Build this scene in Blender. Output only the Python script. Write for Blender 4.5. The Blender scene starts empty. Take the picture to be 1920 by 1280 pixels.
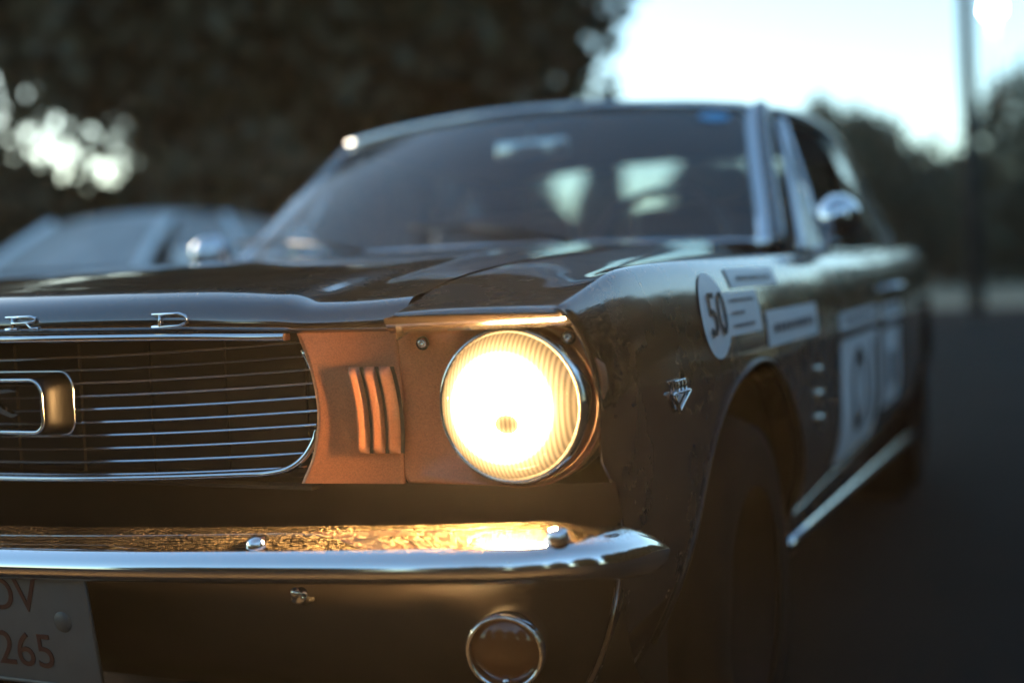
import bpy, bmesh, math, random
import numpy as np
from mathutils import Vector, Matrix

rnd = random.Random(7)
nrs = np.random.RandomState(11)
D = bpy.data
S = bpy.context.scene
C = S.collection

# ---------------------------------------------------------------- camera
CAM = (1.2451, -1.1846, 0.7865)
YAW, PITCH, ROLL = -0.411, -0.050, 0.042
cam_d = D.cameras.new('camera')
cam_d.sensor_width = 36.0
cam_d.lens = 43.125
cam_d.clip_start = 0.02
cam_d.clip_end = 2000
cam_d.dof.use_dof = True
cam_d.dof.focus_distance = 1.43
cam_d.dof.aperture_fstop = 1.45
cam_d.dof.aperture_blades = 0
cam = D.objects.new('camera', cam_d)
C.objects.link(cam)
sy, cy = math.sin(YAW), math.cos(YAW)
sp, cp = math.sin(PITCH), math.cos(PITCH)
sr, cr = math.sin(ROLL), math.cos(ROLL)
right0 = Vector((cy, -sy, 0))
fwd = Vector((sy * cp, cy * cp, sp))
up0 = Vector((-sy * sp, -cy * sp, cp))
rgt = right0 * cr - up0 * sr
upv = right0 * sr + up0 * cr
M = Matrix.Identity(4)
for i in range(3):
    M[i][0] = rgt[i]; M[i][1] = upv[i]; M[i][2] = -fwd[i]; M[i][3] = CAM[i]
cam.matrix_world = M
S.camera = cam

# ---------------------------------------------------------------- world, sun, exposure
SUN_EL, SUN_AZ = math.radians(16), math.radians(-60)      # azimuth from +Y towards +X
w = D.worlds.new('World')
S.world = w
w.use_nodes = True
wn = w.node_tree
bg = wn.nodes['Background']
sky = wn.nodes.new('ShaderNodeTexSky')
sky.sky_type = 'NISHITA'
sky.sun_disc = False
sky.sun_elevation = SUN_EL
sky.sun_rotation = SUN_AZ
sky.air_density = 1.0
sky.dust_density = 0.3
sky.ozone_density = 2.0
cool = wn.nodes.new('ShaderNodeMix'); cool.data_type = 'RGBA'; cool.blend_type = 'MULTIPLY'
cool.inputs[0].default_value = 1.0; cool.inputs[7].default_value = (.92, 1.0, .92, 1)
wn.links.new(sky.outputs[0], cool.inputs[6])
wn.links.new(cool.outputs[2], bg.inputs[0])
bg.inputs[1].default_value = 0.11

sun_d = D.lights.new('sun', 'SUN')
sun_d.energy = 0.5
sun_d.angle = math.radians(10)
sun_d.color = (1.0, 0.8, 0.6)
sun = D.objects.new('sun', sun_d)
C.objects.link(sun)
sun.rotation_euler = Vector((math.sin(SUN_AZ) * math.cos(SUN_EL), math.cos(SUN_AZ) * math.cos(SUN_EL), math.sin(SUN_EL))).to_track_quat('Z', 'Y').to_euler()

vs = S.view_settings
vs.view_transform = 'Standard'
vs.look = 'None'
vs.exposure = 1.7
vs.gamma = 1.0
vs.use_curve_mapping = False
S.cycles.use_denoising = True
S.cycles.max_bounces = 8
S.cycles.transparent_max_bounces = 12
S.cycles.sample_clamp_indirect = 4.0

# ---------------------------------------------------------------- helpers: objects
def link(o, parent=None):
    C.objects.link(o)
    if parent is not None:
        o.parent = parent
    return o

def mesh_obj(name, V, F, mat, parent=None, smooth=True, auto=None):
    me = D.meshes.new(name)
    me.from_pydata([tuple(map(float, v)) for v in V], [], [tuple(f) for f in F])
    me.update()
    if smooth:
        me.polygons.foreach_set('use_smooth', [True] * len(me.polygons))
    if mat is not None:
        me.materials.append(mat)
    o = link(D.objects.new(name, me), parent)
    if auto is not None:
        me.set_sharp_from_angle(angle=math.radians(auto))
    return o

def tag(o, label=None, cat=None, group=None, kind=None):
    if label: o['label'] = label
    if cat: o['category'] = cat
    if group: o['group'] = group
    if kind: o['kind'] = kind
    return o

def empty(name, loc=(0, 0, 0), rz=0.0, parent=None):
    o = link(D.objects.new(name, None), parent)
    o.location = loc
    o.rotation_euler = (0, 0, rz)
    return o

class MB:
    """collects shapes into one mesh"""
    def __init__(s): s.V = []; s.F = []
    def add(s, V, F):
        b = len(s.V)
        s.V += [tuple(map(float, v)) for v in V]
        s.F += [tuple(i + b for i in f) for f in F]
        return s
    def grid(s, P, flip=False, closed_u=False):
        nv, nu = len(P), len(P[0])
        V = [p for r in P for p in r]
        F = []
        for j in range(nv - 1):
            for i in range(nu if closed_u else nu - 1):
                a, b = j * nu + i, j * nu + (i + 1) % nu
                q = (a, b, b + nu, a + nu)
                F.append(q[::-1] if flip else q)
        return s.add(V, F)
    def box(s, c, d, R=None, bev=0.0):
        x, y, z = d[0] / 2, d[1] / 2, d[2] / 2
        if bev <= 0:
            V = [(i * x, j * y, k * z) for i in (-1, 1) for j in (-1, 1) for k in (-1, 1)]
            F = [(0, 1, 3, 2), (4, 6, 7, 5), (0, 4, 5, 1), (2, 3, 7, 6), (0, 2, 6, 4), (1, 5, 7, 3)]
        else:
            bm = bmesh.new()
            bmesh.ops.create_cube(bm, size=1)
            for v in bm.verts: v.co = Vector((v.co.x * 2 * x, v.co.y * 2 * y, v.co.z * 2 * z))
            bmesh.ops.bevel(bm, geom=bm.edges[:], offset=bev, segments=3, affect='EDGES', profile=.5)
            bm.verts.index_update()
            V = [tuple(v.co) for v in bm.verts]; F = [tuple(v.index for v in f.verts) for f in bm.faces]
            bm.free()
        if R is not None: V = [tuple(R @ Vector(v)) for v in V]
        return s.add([(v[0] + c[0], v[1] + c[1], v[2] + c[2]) for v in V], F)
    def tube(s, path, r, n=10, closed=False, cap=True, squash=(1, 1), upref=(0, 0, 1)):
        path = [Vector(p) for p in path]
        m = len(path)
        rs = r if isinstance(r, (list, tuple)) else [r] * m
        P = []
        for k, p in enumerate(path):
            a = path[(k - 1) % m] if (closed or k > 0) else p
            b = path[(k + 1) % m] if (closed or k < m - 1) else p
            t = (b - a).normalized()
            u = Vector(upref)
            if abs(t.dot(u)) > .95: u = Vector((1, 0, 0))
            e1 = t.cross(u).normalized(); e2 = e1.cross(t)
            P.append([tuple(p + (e1 * math.cos(q) * squash[0] + e2 * math.sin(q) * squash[1]) * rs[k]) for q in [2 * math.pi * i / n for i in range(n)]])
        if closed: P.append(P[0])
        b = len(s.V)
        s.grid(P, closed_u=True)
        if cap and not closed:
            s.F.append(tuple(b + i for i in range(n))[::-1]); s.F.append(tuple(b + (m - 1) * n + i for i in range(n)))
        return s
    def lathe(s, prof, c, axis=(0, -1, 0), n=32):
        """prof: (radius, height along axis)"""
        ax = Vector(axis).normalized()
        u = Vector((0, 0, 1)) if abs(ax.z) < .9 else Vector((1, 0, 0))
        e1 = ax.cross(u).normalized(); e2 = ax.cross(e1)
        c = Vector(c)
        P = [[tuple(c + ax * h + (e1 * math.cos(q) + e2 * math.sin(q)) * r) for q in [2 * math.pi * i / n for i in range(n)]] for r, h in prof]
        return s.grid(P, closed_u=True)
    def prism(s, poly, y0, y1, f=None):
        """poly in (x,z), extruded along y; f maps points"""
        n = len(poly)
        V = [(x, y0, z) for x, z in poly] + [(x, y1, z) for x, z in poly]
        F = [tuple(range(n)), tuple(range(2 * n - 1, n - 1, -1))] + [(i, i + n, (i + 1) % n + n, (i + 1) % n) for i in range(n)]
        if f: V = [f(*v) for v in V]
        return s.add(V, F)
    def build(s, name, mat, parent=None, smooth=True, auto=None):
        return mesh_obj(name, s.V, s.F, mat, parent, smooth, auto)

def cat(pts, n):
    """Catmull-Rom through pts (tuples), n samples per span"""
    P = [np.array(p, float) for p in pts]
    P = [2 * P[0] - P[1]] + P + [2 * P[-1] - P[-2]]
    out = []
    for i in range(1, len(P) - 2):
        for k in range(n):
            t = k / n
            a, b, c, d = P[i - 1:i + 3]
            out.append(.5 * (2 * b + (c - a) * t + (2 * a - 5 * b + 4 * c - d) * t * t + (-a + 3 * b - 3 * c + d) * t ** 3))
    out.append(P[-2])
    return out

def pch(x, xs, ys):
    """monotone cubic (Fritsch-Carlson) interpolation"""
    xs = np.asarray(xs, float); ys = np.asarray(ys, float)
    h = np.diff(xs); dlt = np.diff(ys) / h
    m = np.zeros(len(xs)); m[0] = dlt[0]; m[-1] = dlt[-1]
    for i in range(1, len(xs) - 1):
        m[i] = 0 if dlt[i - 1] * dlt[i] <= 0 else 2 * dlt[i - 1] * dlt[i] / (dlt[i - 1] + dlt[i])
    x = min(max(x, xs[0]), xs[-1])
    i = min(int(np.searchsorted(xs, x, 'right')) - 1, len(xs) - 2)
    t = (x - xs[i]) / h[i]
    return ((2 * t ** 3 - 3 * t ** 2 + 1) * ys[i] + (t ** 3 - 2 * t * t + t) * h[i] * m[i] + (-2 * t ** 3 + 3 * t * t) * ys[i + 1] + (t ** 3 - t * t) * h[i] * m[i + 1])

# ---------------------------------------------------------------- helpers: materials
def new_mat(name):
    m = D.materials.new(name); m.use_nodes = True
    return m, m.node_tree.nodes, m.node_tree.links, m.node_tree.nodes['Principled BSDF']

def simple(name, col, rough=.5, metal=0.0, coat=0.0, spec=.5, noise=0.0, nscale=30.0, bump=0.0):
    m, N, L, b = new_mat(name)
    b.inputs['Base Color'].default_value = (*col, 1)
    b.inputs['Roughness'].default_value = rough
    b.inputs['Metallic'].default_value = metal
    b.inputs['Coat Weight'].default_value = coat
    b.inputs['Coat Roughness'].default_value = .04
    b.inputs['Specular IOR Level'].default_value = spec
    if noise or bump:
        tc = N.new('ShaderNodeTexCoord'); nz = N.new('ShaderNodeTexNoise')
        nz.inputs['Scale'].default_value = nscale; nz.inputs['Detail'].default_value = 6
        L.new(tc.outputs['Object'], nz.inputs['Vector'])
        if noise:
            mx = N.new('ShaderNodeMix'); mx.data_type = 'RGBA'
            mx.inputs[6].default_value = (*[c * (1 - noise) for c in col], 1)
            mx.inputs[7].default_value = (*[min(1, c * (1 + noise)) for c in col], 1)
            L.new(nz.outputs[0], mx.inputs[0]); L.new(mx.outputs[2], b.inputs['Base Color'])
        if bump:
            bp = N.new('ShaderNodeBump'); bp.inputs['Strength'].default_value = bump; bp.inputs['Distance'].default_value = .01
            L.new(nz.outputs[0], bp.inputs['Height']); L.new(bp.outputs[0], b.inputs['Normal'])
    return m

def dusty(name, col, rough, metal, coat, dust_col, amount, flake=0.0, grime_scale=9.0, speck_scale=260.0, coat_ior=1.5, up_only=False, lo=.54, hi=.72):
    """paint or chrome under a patchy film of dust and fine specks"""
    m, N, L, b = new_mat(name)
    b.inputs['Base Color'].default_value = (*col, 1)
    b.inputs['Metallic'].default_value = metal
    b.inputs['Coat Weight'].default_value = coat
    b.inputs['Coat Roughness'].default_value = .035
    b.inputs['Coat IOR'].default_value = coat_ior
    tc = N.new('ShaderNodeTexCoord')
    big = N.new('ShaderNodeTexNoise'); big.inputs['Scale'].default_value = grime_scale; big.inputs['Detail'].default_value = 8; big.inputs['Roughness'].default_value = .62
    fine = N.new('ShaderNodeTexNoise'); fine.inputs['Scale'].default_value = speck_scale; fine.inputs['Detail'].default_value = 3; fine.inputs['Roughness'].default_value = .7
    for n in (big, fine): L.new(tc.outputs['Object'], n.inputs['Vector'])
    r1 = N.new('ShaderNodeMapRange'); r1.inputs[1].default_value = lo; r1.inputs[2].default_value = hi
    L.new(fine.outputs[0], r1.inputs[0])
    r2 = N.new('ShaderNodeMapRange'); r2.inputs[1].default_value = .38; r2.inputs[2].default_value = .72; r2.inputs[3].default_value = .25
    L.new(big.outputs[0], r2.inputs[0])
    mul = N.new('ShaderNodeMath'); mul.operation = 'MULTIPLY'
    L.new(r1.outputs[0], mul.inputs[0]); L.new(r2.outputs[0], mul.inputs[1])
    am = N.new('ShaderNodeMath'); am.operation = 'MULTIPLY'; am.inputs[1].default_value = amount; am.use_clamp = True
    L.new(mul.outputs[0], am.inputs[0])
    dust_out = am.outputs[0]
    if up_only:
        ge = N.new('ShaderNodeNewGeometry'); sz = N.new('ShaderNodeSeparateXYZ'); L.new(ge.outputs['Normal'], sz.inputs[0])
        ru = N.new('ShaderNodeMapRange'); ru.inputs[1].default_value = .80; ru.inputs[2].default_value = .95; L.new(sz.outputs[2], ru.inputs[0])
        um = N.new('ShaderNodeMath'); um.operation = 'MULTIPLY'; L.new(dust_out, um.inputs[0]); L.new(ru.outputs[0], um.inputs[1])
        dust_out = um.outputs[0]
    dif = N.new('ShaderNodeBsdfDiffuse'); dif.inputs[0].default_value = (*dust_col, 1)
    mix = N.new('ShaderNodeMixShader')
    L.new(dust_out, mix.inputs[0]); L.new(b.outputs[0], mix.inputs[1]); L.new(dif.outputs[0], mix.inputs[2])
    L.new(mix.outputs[0], N['Material Output'].inputs[0])
    rr = N.new('ShaderNodeMapRange'); rr.inputs[3].default_value = rough * .8; rr.inputs[4].default_value = rough * 1.35
    L.new(big.outputs[0], rr.inputs[0]); L.new(rr.outputs[0], b.inputs['Roughness'])
    if flake:
        vo = N.new('ShaderNodeTexVoronoi'); vo.inputs['Scale'].default_value = 900
        L.new(tc.outputs['Object'], vo.inputs['Vector'])
        mx = N.new('ShaderNodeMix'); mx.data_type = 'RGBA'
        mx.inputs[6].default_value = (*[c * (1 - flake) for c in col], 1)
        mx.inputs[7].default_value = (*[min(1, c * (1 + flake)) for c in col], 1)
        sx = N.new('ShaderNodeSeparateColor')
        L.new(vo.outputs['Color'], sx.inputs[0]); L.new(sx.outputs[0], mx.inputs[0]); L.new(mx.outputs[2], b.inputs['Base Color'])
    return m

MAT = {}
MAT['paint'] = dusty('bronze_paint', (.022, .015, .011), .25, .6, 1.0, (.18, .14, .11), .03, flake=.5, coat_ior=2.4)
MAT['fascia'] = dusty('bronze_paint_lamplit', (.27, .098, .044), .40, .15, .3, (.45, .21, .10), .25, flake=.2, grime_scale=14)  # base lifted to copper for the headlight's warm spill; dust specks on top
MAT['chrome'] = dusty('chrome', (.78, .80, .82), .05, 1.0, 0, (.30, .24, .17), .10)
MAT['bumper'] = dusty('bumper_chrome', (.80, .82, .84), .045, 1.0, 0, (.105, .082, .052), 1.3, grime_scale=11, speck_scale=300, up_only=True, lo=.49, hi=.62)
MAT['valance'] = simple('road_worn_underpaint', (.009, .0065, .005), .6, spec=.2, noise=.4, nscale=20)
MAT['dull'] = simple('dull_chrome', (.018, .017, .016), .4, metal=1)
MAT['bar'] = simple('worn_bright_bar', (.70, .72, .74), .16, metal=1)
MAT['black'] = simple('black_enamel', (.012, .011, .010), .35, spec=.4)
MAT['matt'] = simple('matt_black', (.010, .009, .008), .8, spec=.2)
MAT['rubber'] = simple('tyre_rubber', (.004, .004, .004), .9, spec=.1, noise=.3, nscale=40)
MAT['white'] = simple('white_vinyl', (.80, .81, .82), .45, noise=.08)
MAT['ink'] = simple('black_print', (.015, .015, .017), .5)
MAT['greyink'] = simple('grey_print', (.16, .17, .19), .5)
MAT['plate'] = simple('plate_enamel', (.10, .105, .098), .45, noise=.2, nscale=25)  # white plate darkened in its colour for the shade it hangs in
MAT['red'] = simple('red_plate_print', (.055, .013, .010), .5)
MAT['seal'] = simple('plate_seal', (.075, .078, .073), .5)
MAT['amber'] = simple('amber_lens', (.16, .045, .012), .12, spec=.6)
MAT['interior'] = simple('dark_vinyl', (.022, .020, .019), .55, noise=.3, nscale=15)
MAT['blue_sticker'] = simple('blue_sticker', (.10, .36, .62), .4)
MAT['steel'] = simple('wheel_steel', (.006, .006, .006), .7, spec=.1)

def glass_mat(name, tint, rough=0.0, ior=1.45, film=0.0):
    m, N, L, b = new_mat(name)
    N.remove(b)
    tr = N.new('ShaderNodeBsdfTransparent'); tr.inputs[0].default_value = (*tint, 1)
    gl = N.new('ShaderNodeBsdfGlossy'); gl.inputs['Roughness'].default_value = rough
    f0 = ((ior - 1) / (ior + 1)) ** 2                      # thin pane: same reflectance from both faces
    lw = N.new('ShaderNodeLayerWeight'); lw.inputs[0].default_value = .5
    pw = N.new('ShaderNodeMath'); pw.operation = 'POWER'; pw.inputs[1].default_value = 5; L.new(lw.outputs['Facing'], pw.inputs[0])
    fr = N.new('ShaderNodeMath'); fr.operation = 'MULTIPLY_ADD'; fr.inputs[1].default_value = 1 - f0; fr.inputs[2].default_value = f0; L.new(pw.outputs[0], fr.inputs[0])
    mx = N.new('ShaderNodeMixShader')
    L.new(fr.outputs[0], mx.inputs[0]); L.new(tr.outputs[0], mx.inputs[1]); L.new(gl.outputs[0], mx.inputs[2])
    out = mx.outputs[0]
    if film:
        df = N.new('ShaderNodeBsdfDiffuse'); df.inputs[0].default_value = (.55, .55, .55, 1)
        nz = N.new('ShaderNodeTexNoise'); nz.inputs['Scale'].default_value = 5; nz.inputs['Detail'].default_value = 5
        tc = N.new('ShaderNodeTexCoord'); L.new(tc.outputs['Object'], nz.inputs['Vector'])
        mr = N.new('ShaderNodeMapRange'); mr.inputs[3].default_value = film * .4; mr.inputs[4].default_value = film * 1.6
        L.new(nz.outputs[0], mr.inputs[0])
        m2 = N.new('ShaderNodeMixShader'); L.new(mr.outputs[0], m2.inputs[0]); L.new(out, m2.inputs[1]); L.new(df.outputs[0], m2.inputs[2])
        out = m2.outputs[0]
    L.new(out, N['Material Output'].inputs[0])
    return m
MAT['rear_glass'] = glass_mat('rear_window_glass', (.42, .50, .54), .01, 1.5, .03)
MAT['windshield'] = glass_mat('filmed_windshield', (.80, .85, .87), .012, 2.0, .045)  # pale film brightens the pane in place of reflected sky
MAT['glass'] = glass_mat('window_glass', (.72, .78, .80), .01, 1.5)
MAT['glass2'] = glass_mat('tinted_glass', (.35, .42, .46), .01, 2.2, .70)  # heavy pale film stands in for bright sky reflected in these windows

def lamp_lens():
    """moulded headlamp glass, lit from the bulb behind: vertical flutes, paler rim"""
    m, N, L, b = new_mat('lit_lamp_glass')
    N.remove(b)
    tc = N.new('ShaderNodeTexCoord')
    sep = N.new('ShaderNodeSeparateXYZ'); L.new(tc.outputs['Object'], sep.inputs[0])
    def math_(op, a, c=None, clamp=False):
        n = N.new('ShaderNodeMath'); n.operation = op; n.use_clamp = clamp
        for k, v in enumerate((a, c)):
            if v is None: continue
            if isinstance(v, (int, float)): n.inputs[k].default_value = v
            else: L.new(v, n.inputs[k])
        return n.outputs[0]
    r = math_('SQRT', math_('ADD', math_('POWER', sep.outputs[0], 2.0), math_('POWER', sep.outputs[2], 2.0)))
    fl = math_('ADD', math_('MULTIPLY', math_('SINE', math_('MULTIPLY', sep.outputs[0], 1250.0)), .5), .5)
    def ramp(v, a, b_, c, d):
        n = N.new('ShaderNodeMapRange'); n.inputs[1].default_value = a; n.inputs[2].default_value = b_; n.inputs[3].default_value = c; n.inputs[4].default_value = d
        L.new(v, n.inputs[0]); return n.outputs[0]
    # attenuation in powers of e: the bulb's core is thousands of times brighter than the fluted rim
    g_rim = math_('ADD', ramp(r, .046, .061, 0, .86), ramp(r, .061, .079, 0, .15))
    xx = math_('ADD', sep.outputs[0], -.010); zz = math_('ADD', sep.outputs[2], .016)
    e = math_('ADD', math_('POWER', math_('MULTIPLY', xx, 75.0), 2.0), math_('POWER', math_('MULTIPLY', zz, 95.0), 2.0))
    g_bulb = math_('SUBTRACT', math_('SUBTRACT', .98, math_('MULTIPLY', e, .15)), math_('MULTIPLY', math_('MAXIMUM', math_('SUBTRACT', e, 1.0), 0.0), 2.5))
    g = math_('MAXIMUM', math_('MAXIMUM', g_rim, g_bulb), 0.0)
    k = math_('EXPONENT', math_('MULTIPLY', g, -math.log(HEAD * 3.25)))
    k = math_('MULTIPLY', k, math_('ADD', math_('MULTIPLY', fl, .6), .4))
    k = math_('MULTIPLY', k, HEAD)
    em = N.new('ShaderNodeEmission'); em.inputs[0].default_value = (1.0, .58, .22, 1)
    L.new(k, em.inputs[1])
    gl = N.new('ShaderNodeBsdfGlossy'); gl.inputs['Roughness'].default_value = .05
    fr = N.new('ShaderNodeFresnel'); fr.inputs[0].default_value = 1.45
    mx = N.new('ShaderNodeMixShader')
    L.new(fr.outputs[0], mx.inputs[0]); L.new(em.outputs[0], mx.inputs[1]); L.new(gl.outputs[0], mx.inputs[2])
    L.new(mx.outputs[0], N['Material Output'].inputs[0])
    return m
HEAD = 4200.0
HAZE = .00045
MAT['lens'] = lamp_lens()
m, N, L, b = new_mat('street_lamp_glow'); b.inputs['Emission Color'].default_value = (.9, .96, 1, 1); b.inputs['Emission Strength'].default_value = 30
MAT['lampglow'] = m
MAT['pole'] = simple('galvanised_pole', (.045, .05, .052), .6, noise=.2, nscale=8)

# ground materials
m, N, L, b = new_mat('asphalt')
tc = N.new('ShaderNodeTexCoord'); n1 = N.new('ShaderNodeTexNoise'); n1.inputs['Scale'].default_value = 90; n1.inputs['Detail'].default_value = 8
n2 = N.new('ShaderNodeTexNoise'); n2.inputs['Scale'].default_value = .7; n2.inputs['Detail'].default_value = 5
for n in (n1, n2): L.new(tc.outputs['Object'], n.inputs['Vector'])
mx = N.new('ShaderNodeMix'); mx.data_type = 'RGBA'; mx.inputs[6].default_value = (.009, .0080, .007, 1); mx.inputs[7].default_value = (.026, .022, .018, 1)
ad = N.new('ShaderNodeMath'); ad.operation = 'MULTIPLY'; L.new(n1.outputs[0], ad.inputs[0]); L.new(n2.outputs[0], ad.inputs[1])
mr = N.new('ShaderNodeMapRange'); mr.inputs[1].default_value = .1; mr.inputs[2].default_value = .42; L.new(ad.outputs[0], mr.inputs[0])
L.new(mr.outputs[0], mx.inputs[0]); L.new(mx.outputs[2], b.inputs['Base Color']); b.inputs['Roughness'].default_value = .85; b.inputs['Specular IOR Level'].default_value = .05
bp = N.new('ShaderNodeBump'); bp.inputs['Strength'].default_value = .5; bp.inputs['Distance'].default_value = .006; L.new(n1.outputs[0], bp.inputs['Height']); L.new(bp.outputs[0], b.inputs['Normal'])
MAT['asphalt'] = m
MAT['verge'] = simple('dry_verge', (.15, .15, .10), .9, noise=.5, nscale=1.3, bump=.4)
MAT['bark'] = simple('bark', (.05, .038, .028), .9, noise=.5, nscale=12, bump=.6)
def leaf_mat(name, a, b_):
    m, N, L, b = new_mat(name)
    oi = N.new('ShaderNodeTexCoord'); nz = N.new('ShaderNodeTexNoise'); nz.inputs['Scale'].default_value = .9; nz.inputs['Detail'].default_value = 4
    L.new(oi.outputs['Object'], nz.inputs['Vector'])
    mx = N.new('ShaderNodeMix'); mx.data_type = 'RGBA'; mx.inputs[6].default_value = (*a, 1); mx.inputs[7].default_value = (*b_, 1)
    L.new(nz.outputs[0], mx.inputs[0]); L.new(mx.outputs[2], b.inputs['Base Color'])
    b.inputs['Roughness'].default_value = .6
    return m
MAT['leaf'] = leaf_mat('broad_leaves', (.024, .024, .009), (.050, .045, .017))
MAT['leaf2'] = leaf_mat('distant_leaves', (.028, .030, .012), (.052, .050, .018))
MAT['silver'] = dusty('silver_paint', (.80, .86, .90), .35, 0.0, .9, (.3, .3, .3), .05)

# ================================================================ setting
def sheet(name, x0, x1, y0, y1, z, mat, n=2):
    P = [[(x0 + (x1 - x0) * i / n, y0 + (y1 - y0) * j / n, z) for i in range(n + 1)] for j in range(n + 1)]
    o = MB().grid(P).build(name, mat, None, False)
    o['kind'] = 'structure'
    return o
sheet('ground', -700, 700, -700, 900, -.012, MAT['verge'])
sheet('car_park', -30, 24, -26, 21, 0.0, MAT['asphalt'])

# ---------------------------------------------------------------- trees
def leaf_cloud(blobs, n, size, seed, holes=()):
    """n leaf quads spread through the ellipsoids (cx,cy,cz,rx,ry,rz), denser towards their skins"""
    r = np.random.RandomState(seed)
    vol = np.array([b[3] * b[4] * b[5] for b in blobs]) ** .75
    pick = r.choice(len(blobs), n, p=vol / vol.sum())
    B = np.array(blobs)[pick]
    d = r.normal(size=(n, 3)); d /= np.linalg.norm(d, axis=1)[:, None]
    rad = r.uniform(.12, 1.0, n) ** .45
    wob = 1 + .16 * np.sin(d[:, 0] * 7 + pick) * np.sin(d[:, 2] * 6 + 1.7 * pick) + .07 * r.normal(size=n)
    P = B[:, :3] + d * (rad * wob)[:, None] * B[:, 3:]
    keep = P[:, 2] > .05
    for (a, b, rr) in holes:                       # open lanes through the crown
        a = np.array(a); b = np.array(b); ab = b - a
        t = np.clip(((P - a) @ ab) / (ab @ ab), 0, 1)
        keep &= np.linalg.norm(P - (a + t[:, None] * ab), axis=1) > rr
    P = P[keep]; n = len(P)
    a = r.normal(size=(n, 3)); a /= np.linalg.norm(a, axis=1)[:, None]
    b = r.normal(size=(n, 3)); b -= a * (a * b).sum(1)[:, None]; b /= np.linalg.norm(b, axis=1)[:, None]
    s = size * r.uniform(.6, 1.5, n)[:, None]
    V = np.stack([P - a * s, P + b * s * .55, P + a * s, P - b * s * .55], 1).reshape(-1, 3)
    return V, n

def cloud_obj(name, blobs, n, size, seed, mat, parent, holes=()):
    V, k = leaf_cloud(blobs, n, size, seed, holes)
    me = D.meshes.new(name)
    me.vertices.add(4 * k); me.vertices.foreach_set('co', V.ravel())
    me.loops.add(4 * k); me.loops.foreach_set('vertex_index', np.arange(4 * k, dtype=np.int32))
    me.polygons.add(k); me.polygons.foreach_set('loop_start', np.arange(0, 4 * k, 4, dtype=np.int32))
    me.polygons.foreach_set('loop_total', np.full(k, 4, dtype=np.int32))
    me.update(calc_edges=True); me.validate()
    me.materials.append(mat)
    return link(D.objects.new(name, me), parent)

def tree(loc, blobs, n, size, seed, label, cat_='tree', group=None, mat='leaf', trunk_r=.22, holes=(), name='broadleaf_tree'):
    """blobs relative to loc (base of the trunk)"""
    t = empty(name, loc)
    tag(t, label, cat_, group)
    r = random.Random(seed)
    mb = MB()
    zc = sum(b[2] for b in blobs) / len(blobs)
    mb.tube(cat([(0, 0, -.1), (.05, .02, zc * .4), (-.06, .05, zc * .8), (0, 0, zc * 1.15)], 4), [trunk_r * (1.25 - k / 12) for k in range(13)], 10)
    for b in blobs:
        p0 = (0, 0, zc * r.uniform(.35, .7))
        p1 = (b[0] * .5 + r.uniform(-.2, .2), b[1] * .5, (p0[2] + b[2]) * .52)
        p2 = (b[0], b[1], b[2] + b[5] * .3)
        mb.tube(cat([p0, p1, p2], 4), [trunk_r * .45 * (1 - k / 10) for k in range(9)], 7)
        for q in range(4):
            e = (b[0] + r.uniform(-.7, .7) * b[3], b[1] + r.uniform(-.7, .7) * b[4], b[2] + r.uniform(-.5, .8) * b[5])
            mb.tube(cat([p1, tuple((np.array(p1) + np.array(e)) / 2 + [0, 0, .15]), e], 3), [trunk_r * .2 * (1 - k / 8) for k in range(7)], 5)
    mb.build('trunk', MAT['bark'], t)
    cloud_obj('crown', blobs, n, size, seed, MAT[mat], t, holes)
    return t

def at(px, d):
    """ground position d metres along the line of sight of picture column px (author's layout aid)"""
    u = (px - 960) / 2300
    return (CAM[0] + cy * u * d + sy * d, CAM[1] - sy * u * d + cy * d)

x, y = at(740, 15.5)
tree((x, y, 0), [(-.6, 0, 4.2, 2.6, 2.4, 2.4), (1.0, .5, 4.6, 2.1, 2.2, 2.2), (0, .3, 6.4, 3.0, 2.8, 2.2), (1.3, -.3, 6.2, 2.0, 2.0, 2.0), (-1.6, .6, 5.6, 2.2, 2.2, 2.0), (1.5, 0, 5.2, 1.5, 1.5, 1.9), (-.8, .2, 2.9, 1.8, 1.6, 1.2)], 36000, .13, 3,
     'huge dark leafy tree rising behind the bronze coupe beside the open sky', group=None, trunk_r=.3)
x, y = at(330, 16)
tree((x, y, 0), [tuple(1.185 * v if k != 2 else .79 + 1.185 * (v - .79) for k, v in enumerate(b)) for b in
                 ((-2.7, 0, 5.25, 1.9, 1.9, 1.9), (-1.35, .1, 4.40, 1.5, 1.6, 1.75), (0, 0, 4.0, 1.5, 1.7, 1.9), (1.6, .2, 4.1, 1.9, 2.0, 2.0), (0, 0, 6.6, 3.2, 2.6, 2.0), (-3.9, 0, 6.3, 2.0, 2.0, 1.8), (2.6, .4, 5.6, 1.9, 1.9, 1.8))], 36000, .14, 5,
     'spreading dark tree behind the silver car, sky showing under its ragged lower edge', trunk_r=.24)
x, y = at(-130, 12.5)
tree((x, y, 0), [(0, 0, 1.5, 1.6, 1.4, 1.5), (.6, .2, 1.0, 1.2, 1.2, 1.0), (-.8, .3, 1.9, 1.3, 1.3, 1.2)], 9000, .11, 8,
     'low dark bush with rounded top beside the silver car', 'bush', trunk_r=.08, name='bush')
x, y = at(480, 21)
tree((x, y, 0), [(0, 0, 2.6, 2.2, 1.8, 1.9), (1.2, .3, 3.4, 1.8, 1.6, 1.5), (-.9, .2, 2.0, 1.6, 1.4, 1.4)], 14000, .12, 9,
     'dark rounded tree standing in the hedge line behind the silver car', trunk_r=.16)
x, y = at(780, 23)
tree((x, y, 0), [(0, 0, 2.8, 2.0, 1.7, 2.0), (.9, .3, 4.0, 1.6, 1.5, 1.4), (-1.0, .2, 2.2, 1.7, 1.4, 1.6)], 13000, .12, 10,
     'dark tree in the hedge line hidden mostly by the coupe roof', trunk_r=.16)
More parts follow.
